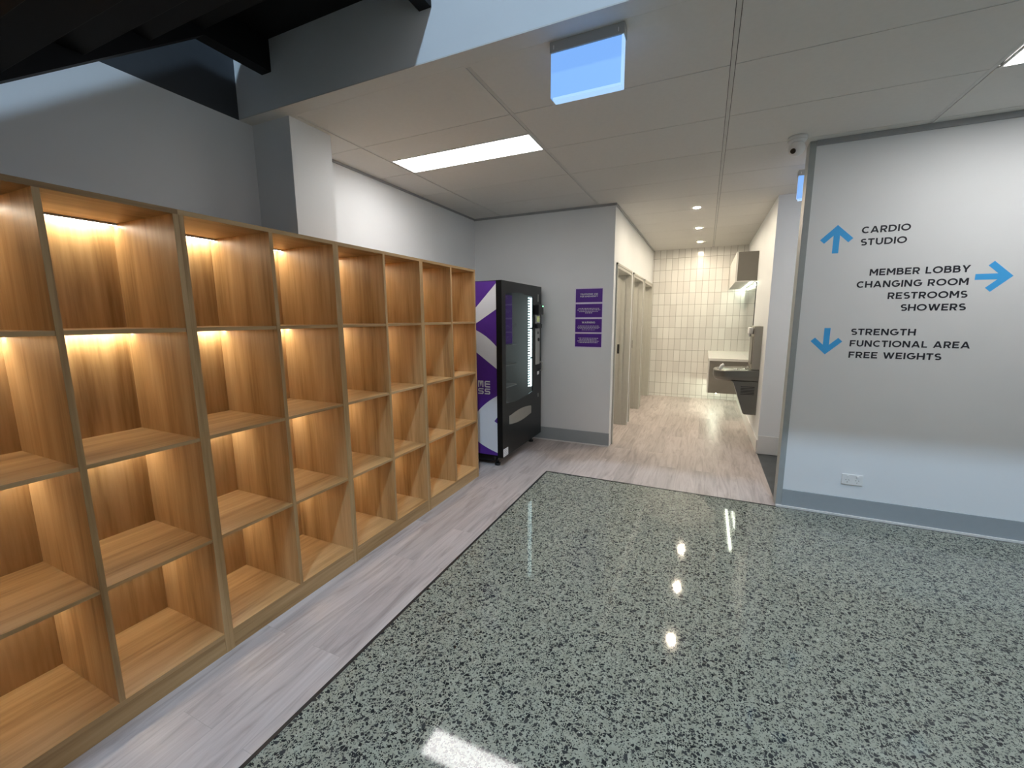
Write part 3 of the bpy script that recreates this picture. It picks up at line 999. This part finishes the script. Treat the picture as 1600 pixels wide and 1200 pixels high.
obj('reflection_dots', b, M['vend_glow'], door, label='row of small glowing squares as the reflection of the light column')  # glowing squares stand in for the reflection of the column
# control side
obj('slot_plate', bx(VX, VX + 0.006, 4.676, 4.692, 1.708, 1.794), M['grey_plastic'], door)
cr = obj('card_reader', bx(VX, VX + 0.055, 4.575, 4.735, 1.560, 1.672, bev=0.008), M['black_plastic'], door)
obj('status_light', bx(VX + 0.055, VX + 0.058, 4.69, 4.72, 1.650, 1.662), M['green_glow'], cr)
kp = obj('keypad', bx(VX, VX + 0.014, 4.592, 4.735, 1.458, 1.556, bev=0.003), M['grey_plastic'], door)
obj('display', bx(VX + 0.014, VX + 0.017, 4.62, 4.70, 1.478, 1.54), M['amber'], kp)
obj('bill_slot', bx(VX, VX + 0.035, 4.592, 4.735, 1.405, 1.452, bev=0.004), M['black_plastic'], door)
cp = obj('coin_panel', bx(VX, VX + 0.010, 4.598, 4.727, 0.978, 1.400, bev=0.003), M['grey_plastic'], door)
obj('button', bx(VX + 0.010, VX + 0.014, 4.65, 4.68, 1.335, 1.365), M['black_plastic'], cp)
b = bmesh.new()
cyl(b, (VX + 0.010, 4.675, 1.27), 0.020, 0.010, 'x', 20)
obj('button', b, M['black_plastic'], cp)
hk = bmesh.new()
tube(hk, [(VX, 4.755, 1.00), (VX + 0.03, 4.755, 0.99), (VX + 0.03, 4.755, 0.90), (VX, 4.755, 0.89)], 0.010)
obj('door_handle', hk, M['grey_plastic'], door)
obj('lock_sticker', bx(VX, VX + 0.003, 4.665, 4.722, 0.85, 0.89), M['white_print'], door)
obj('coin_return', bx(VX, VX + 0.004, 4.695, 4.706, 0.577, 0.622), M['grey_plastic'], door)
hy0, hy1 = 3.864, 4.472
hp = [(hy0, 0.432)] + [(hy0 + (hy1 - hy0) * s, 0.428 - 0.024 * math.sin(PI * s)) for s in [i / 14 for i in range(1, 14)]] + [(hy1, 0.426), (hy1, 0.512)] + [(hy1 - (hy1 - hy0) * s, 0.514 + 0.024 * math.sin(PI * s)) for s in [i / 14 for i in range(1, 14)]] + [(hy0, 0.518)]
b = bmesh.new()
prism(b, hp, 'x', VX, VX + 0.004)
obj('delivery_hatch', b, M['hatch'], door, label='grey delivery flap')
stk = obj('notice_sticker', bx(VX, VX + 0.002, 3.722, 3.836, 0.116, 0.196), M['white_print'], door)
b = bmesh.new()
for i in range(4):
    box(b, VX + 0.002, VX + 0.0028, 3.732, 3.826, 0.128 + i * 0.018, 0.132 + i * 0.018)
obj('printed_line', b, M['grey_plastic'], stk)
for (x, y) in ((-1.90, VY0 + 0.08), (-1.90, VY1 - 0.08), (-2.58, VY0 + 0.08), (-2.58, VY1 - 0.08)):
    b = bmesh.new()
    cyl(b, (x, y, 0.0), 0.030, 0.022, 'z', 20)
    cyl(b, (x, y, 0.022), 0.014, VZ0 - 0.022, 'z', 12)
    obj('foot', b, M['black_plastic'], v)
b = bmesh.new()
box(b, XV0 + 0.03, -1.93, VY0 + 0.05, VY1 - 0.05, 0.045, VZ0)
obj('undertray', b, M['black_plastic'], v)

# ------------------------------------------------------------------ purple notices on the back wall
def notice(z0, z1, lab, rows):
    x0, x1 = -1.396, -1.084
    o = thing('wall_notice', ((x0 + x1) / 2, YB, z0), lab, 'sign', 'purple notices on the back wall')
    pl = obj('board', bx(x0 - 0.006, x1 + 0.006, YB - 0.004, YB, z0 - 0.010, z1 + 0.010), M['sign_edge'], o)
    obj('printed_face', bx(x0, x1, YB - 0.005, YB - 0.004, z0, z1), M['sign_purple'], o)
    b = bmesh.new()
    w = x1 - x0
    for r in rows:
        if r[0] == 'T':
            _, s, cx, wd, zc, hh = r
            write(b, s, x0 + w * (cx - wd / 2), x0 + w * (cx + wd / 2), z0 + (z1 - z0) * zc - hh / 2, hh, YB - 0.005, 0.0006)
        else:
            _, cx, wd, zc, hh = r
            xx = x0 + w * (cx - wd / 2)
            while xx < x0 + w * (cx + wd / 2):
                l = random.uniform(0.008, 0.026)
                box(b, xx, min(xx + l, x0 + w * (cx + wd / 2)), YB - 0.0056, YB - 0.005, z0 + (z1 - z0) * zc - hh / 2, z0 + (z1 - z0) * zc + hh / 2)
                xx += l + 0.006
    obj('lettering', b, M['white_print'], o)
    return o
notice(1.698, 1.850, 'purple wall notice at the top of the column of four, two lines about emergency telephone', [('T', 'TELEPHONE USE', 0.5, 0.66, 0.60, 0.017), ('T', 'FOR EMERGENCY', 0.5, 0.66, 0.44, 0.017)])
notice(1.526, 1.678, 'purple wall notice, second from the top, four lines of small white text', [('B', 0.5, 0.78, 0.66, 0.007), ('B', 0.5, 0.86, 0.55, 0.007), ('B', 0.5, 0.72, 0.44, 0.007), ('B', 0.5, 0.26, 0.33, 0.007)])
notice(1.354, 1.506, 'purple wall notice headed WARNING, third from the top', [('T', 'WARNING', 0.5, 0.50, 0.74, 0.021), ('B', 0.5, 0.78, 0.48, 0.005), ('B', 0.5, 0.84, 0.38, 0.005), ('B', 0.5, 0.80, 0.28, 0.005), ('B', 0.5, 0.5, 0.18, 0.005)])
notice(1.184, 1.336, 'purple wall notice at the bottom of the column of four', [('B', 0.5, 0.76, 0.66, 0.007), ('B', 0.5, 0.66, 0.55, 0.007), ('B', 0.5, 0.82, 0.44, 0.007), ('B', 0.5, 0.72, 0.33, 0.007)])

# ------------------------------------------------------------------ directory lettering
def arrow(x, z, ang, L=0.196, wing=0.138, w=0.0375):
    """tip at (x, z); ang is the direction the arrow points to"""
    d = Vector((math.cos(ang), math.sin(ang)))
    n_ = Vector((-d.y, d.x))
    tip = Vector((x, z))
    bm = bmesh.new()
    s = math.sqrt(0.5)
    aw = w * 1.0
    # chevron outline with square-cut ends
    for sg in (1, -1):
        a = (-d + n_ * sg) * s            # direction of the wing
        pr = (-d - n_ * sg) * s           # inward normal
        p = [tip, tip + a * wing, tip + a * wing + pr * aw, tip - d * aw / s]
        prism(bm, [(q.x, q.y) for q in p], 'y', YS, YS - 0.0008 - 0.00005 * sg)
    p0 = tip - d * (aw / s) + n_ * w / 2 + d * w / 2
    p1 = tip - d * (aw / s) - n_ * w / 2 + d * w / 2
    q = [tip - d * (aw / s - 0.001), tip - d * (aw / s + w / 2) + n_ * w / 2, tip - d * L + n_ * w / 2, tip - d * L - n_ * w / 2, tip - d * (aw / s + w / 2) - n_ * w / 2]
    q = [tip - d * (aw / s) , tip - d * (aw / s) - d * (-w / 2) * 0 + n_ * w / 2, tip - d * L + n_ * w / 2, tip - d * L - n_ * w / 2, tip - d * (aw / s) - n_ * w / 2]
    prism(bm, [(r.x, r.y) for r in q], 'y', YS, YS - 0.0007)
    return bm
def directory(x, z, label, arrow_bm, lines):
    o = thing('directory_lettering', (x, YS, z), label, 'sign', 'directory entries')
    obj('arrow', arrow_bm, M['blue'], o, label='blue arrow')
    for s, x0, x1, z0, hh in lines:
        write_words(o, 'word', s, x0, x1, z0, hh, YS, M['ink'], label=True)
CH = 0.0455
directory(0.95, 2.0, 'wall lettering CARDIO STUDIO beside a blue arrow pointing up', arrow(0.8215, 2.168, PI / 2), [('CARDIO', 0.963, 1.228, 2.097, CH), ('STUDIO', 0.964, 1.216, 2.015, CH)])
directory(1.35, 1.55, 'wall lettering MEMBER LOBBY to SHOWERS beside a blue arrow pointing right', arrow(1.770, 1.772, 0.0, L=0.180), [('MEMBER LOBBY', 1.036, 1.562, 1.805, CH), ('CHANGING ROOM', 0.970, 1.562, 1.7225, CH), ('RESTROOMS', 1.153, 1.564, 1.640, CH), ('SHOWERS', 1.232, 1.566, 1.557, CH)])
directory(1.15, 1.2, 'wall lettering STRENGTH FUNCTIONAL AREA FREE WEIGHTS beside a blue arrow pointing down', arrow(0.827, 1.241, -PI / 2), [('STRENGTH', 0.970, 1.331, 1.3875, CH), ('FUNCTIONAL AREA', 0.970, 1.620, 1.304, CH), ('FREE WEIGHTS', 0.971, 1.482, 1.221, CH)])

# ------------------------------------------------------------------ power outlet
o = thing('power_outlet', (1.081, YS, 0.255), 'white double power outlet low on the directory wall', 'outlet')
pl = obj('face_plate', bx(1.017, 1.146, YS - 0.010, YS, 0.257, 0.338, bev=0.003), M['white_plastic'], o)
for xx in (1.052, 1.112):
    obj('switch', bx(xx - 0.008, xx + 0.008, YS - 0.015, YS - 0.010, 0.316, 0.330, bev=0.0015), M['white_plastic'], o)
    b = bmesh.new()
    for dx, dz, r in ((-0.009, 0.006, 0.6), (0.009, 0.006, -0.6), (0, -0.011, 0)):
        t = bmesh.new()
        bmesh.ops.create_cube(t, size=1)
        t.transform(Matrix.Translation((xx + dx, YS - 0.0102, 0.288 + dz)) @ Matrix.Rotation(r, 4, 'Y') @ Matrix.Diagonal((0.0022, 0.0012, 0.009, 1)))
        merge(b, t)
    obj('socket', b, M['black_plastic'], o)

# ------------------------------------------------------------------ drinking fountain on the corridor wall
FY0, FY1 = 5.66, 6.12
f = thing('drinking_fountain', (XR, (FY0 + FY1) / 2, 0.35), 'stainless steel drinking fountain with bottle filler on the corridor wall', 'fountain')
b = bmesh.new()
box(b, 0.525, XR, FY0, FY1, 0.905, 1.412, bev=0.004)
bp = obj('back_panel', b, M['steel'], f)
obj('filler_recess', bx(0.519, 0.526, FY0 + 0.07, FY1 - 0.07, 0.96, 1.29, bev=0.002), M['dsteel'], bp)
b = bmesh.new()
box(b, 0.475, 0.525, FY0 + 0.10, FY1 - 0.20, 1.315, 1.395, bev=0.008)
cyl(b, (0.495, FY0 + 0.18, 1.315), 0.014, -0.03, 'z', 16)
obj('bottle_spout', b, M['white_plastic'], bp, label='pale bottle filler spout')
# basin: rounded front, flat rim with a dished bowl
b = bmesh.new()
def basin_outline(grow, n=10):
    r = 0.15
    x0, x1, y0, y1 = 0.125 - grow, XR, FY0 - grow, FY1 + grow
    pts = [(x1, y0)]
    pts += [(x0 + r + r * math.cos(math.radians(a)), y0 + r + r * math.sin(math.radians(a))) for a in [270 - 90 * i / n for i in range(n + 1)]]
    pts += [(x0 + r + r * math.cos(math.radians(a)), y1 - r + r * math.sin(math.radians(a))) for a in [180 - 90 * i / n for i in range(n + 1)]]
    pts += [(x1, y1)]
    return pts
layers = [(-0.030, 0.755), (-0.008, 0.775), (0.0, 0.80), (0.0, 0.868), (-0.006, 0.876), (-0.030, 0.878), (-0.05, 0.860), (-0.09, 0.845)]
rg = []
for gw, z in layers:
    ol = basin_outline(gw)
    cx, cy = 0.36, (FY0 + FY1) / 2
    rr = []
    for i, (x, y) in enumerate(ol):
        sl = 0.022 * (x - 0.125) / 0.485 if z > 0.79 else -0.01 * (x - 0.125) / 0.485
        if gw <= -0.03 and z > 0.84 and x >= XR - 1e-6:
            x = XR - 0.10
        rr.append(b.verts.new((x, y, z + sl)))
    rg.append(rr)
for a, c_ in zip(rg[:-1], rg[1:]):
    n = len(a)
    for i in range(n):
        b.faces.new([a[i], a[(i + 1) % n], c_[(i + 1) % n], c_[i]])
b.faces.new(rg[0][::-1])
b.faces.new(rg[-1])
bs = obj('basin', b, M['dsteel'], f)
b = bmesh.new()
tube(b, [(0.20, FY0 + 0.10, 0.87), (0.20, FY0 + 0.10, 0.905), (0.212, FY0 + 0.105, 0.930), (0.235, FY0 + 0.112, 0.944)], 0.017, 14)
cyl(b, (0.20, FY0 + 0.10, 0.868), 0.032, 0.012, 'z', 20)
obj('bubbler', b, M['white_plastic'], bs, label='pale drinking bubbler')
for px, py, pr, ph in ((0.37, 0.09, 0.022, 0.034), (0.44, 0.09, 0.034, 0.024), (0.47, 0.20, 0.030, 0.030)):
    b = bmesh.new()
    cyl(b, (px, FY0 + py, 0.870), pr, ph, 'z', 20)
    obj('push_button', b, M['chrome'], bs)
b = bmesh.new()
pr_ = [(0.330, 0.755), (0.352, 0.735), (0.470, 0.372), (0.485, 0.358), (XR, 0.358), (XR, 0.755)]
prism(b, pr_, 'y', FY0 + 0.012, FY1 - 0.012)
ped = obj('pedestal', b, M['dsteel'], f)
b = bmesh.new()
for i in range(6):
    box(b, 0.43, 0.575, FY0 + 0.008, FY0 + 0.0125, 0.60 + i * 0.018, 0.608 + i * 0.018)
obj('vent_grille', b, M['black_plastic'], ped)

# ------------------------------------------------------------------ vanity, overhead cabinet, mirror
VN = 7.00
va = thing('vanity_bench', (0.35, 7.8, 0.37), 'grey wall-hung vanity with white top beyond the drinking fountain', 'vanity')
obj('body', bx(0.092, XR - 0.014, VN, YE - 0.002, 0.378, 0.868, bev=0.002), M['laminate'], va)
obj('front_panel', bx(0.078, 0.092, VN, YE - 0.002, 0.378, 0.868), M['lam_white'], va)
obj('counter_top', bx(0.070, XR - 0.002, VN - 0.012, YE - 0.002, 0.868, 0.905, bev=0.002), M['counter'], va)
ov = thing('overhead_cabinet', (0.47, 7.7, 2.0), 'grey and white overhead cabinet high on the corridor wall, lit below', 'cabinet')
obj('body', bx(0.362, XR - 0.002, 6.77, YE - 0.002, 2.015, 2.405, bev=0.002), M['lam_dark'], ov)
fp = bmesh.new()
for i in range(3):
    ya = 6.772 + i * (YE - 6.774) / 3
    box(fp, 0.340, 0.362, ya, ya + (YE - 6.774) / 3 - 0.003, 2.000, 2.410)
obj('cabinet_door', fp, M['lam_white'], ov)
obj('underside', bx(0.362, XR - 0.002, 6.77, YE - 0.002, 2.003, 2.015), M['lam_white'], ov)
obj('light_strip', bx(0.545, 0.557, 6.80, YE - 0.01, 1.995, 2.003), M['vanity_glow'], ov, label='thin glowing LED strip under the cabinet')
obj('light_strip', bx(0.20, 0.215, VN + 0.02, YE - 0.02, 0.371, 0.378), M['vanity_glow'], va, label='thin glowing LED strip under the vanity')
mr = thing('wall_mirror', (XR, 7.7, 0.91), 'frameless mirror on the corridor wall between the vanity top and the overhead cabinet', 'mirror')
obj('silvered_glass', bx(XR - 0.008, XR, 6.78, YE - 0.005, 0.907, 1.992), M['mirror'], mr)
obj('edge_strip', bx(XR - 0.010, XR, 6.768, 6.780, 0.907, 1.992), M['black_plastic'], mr)
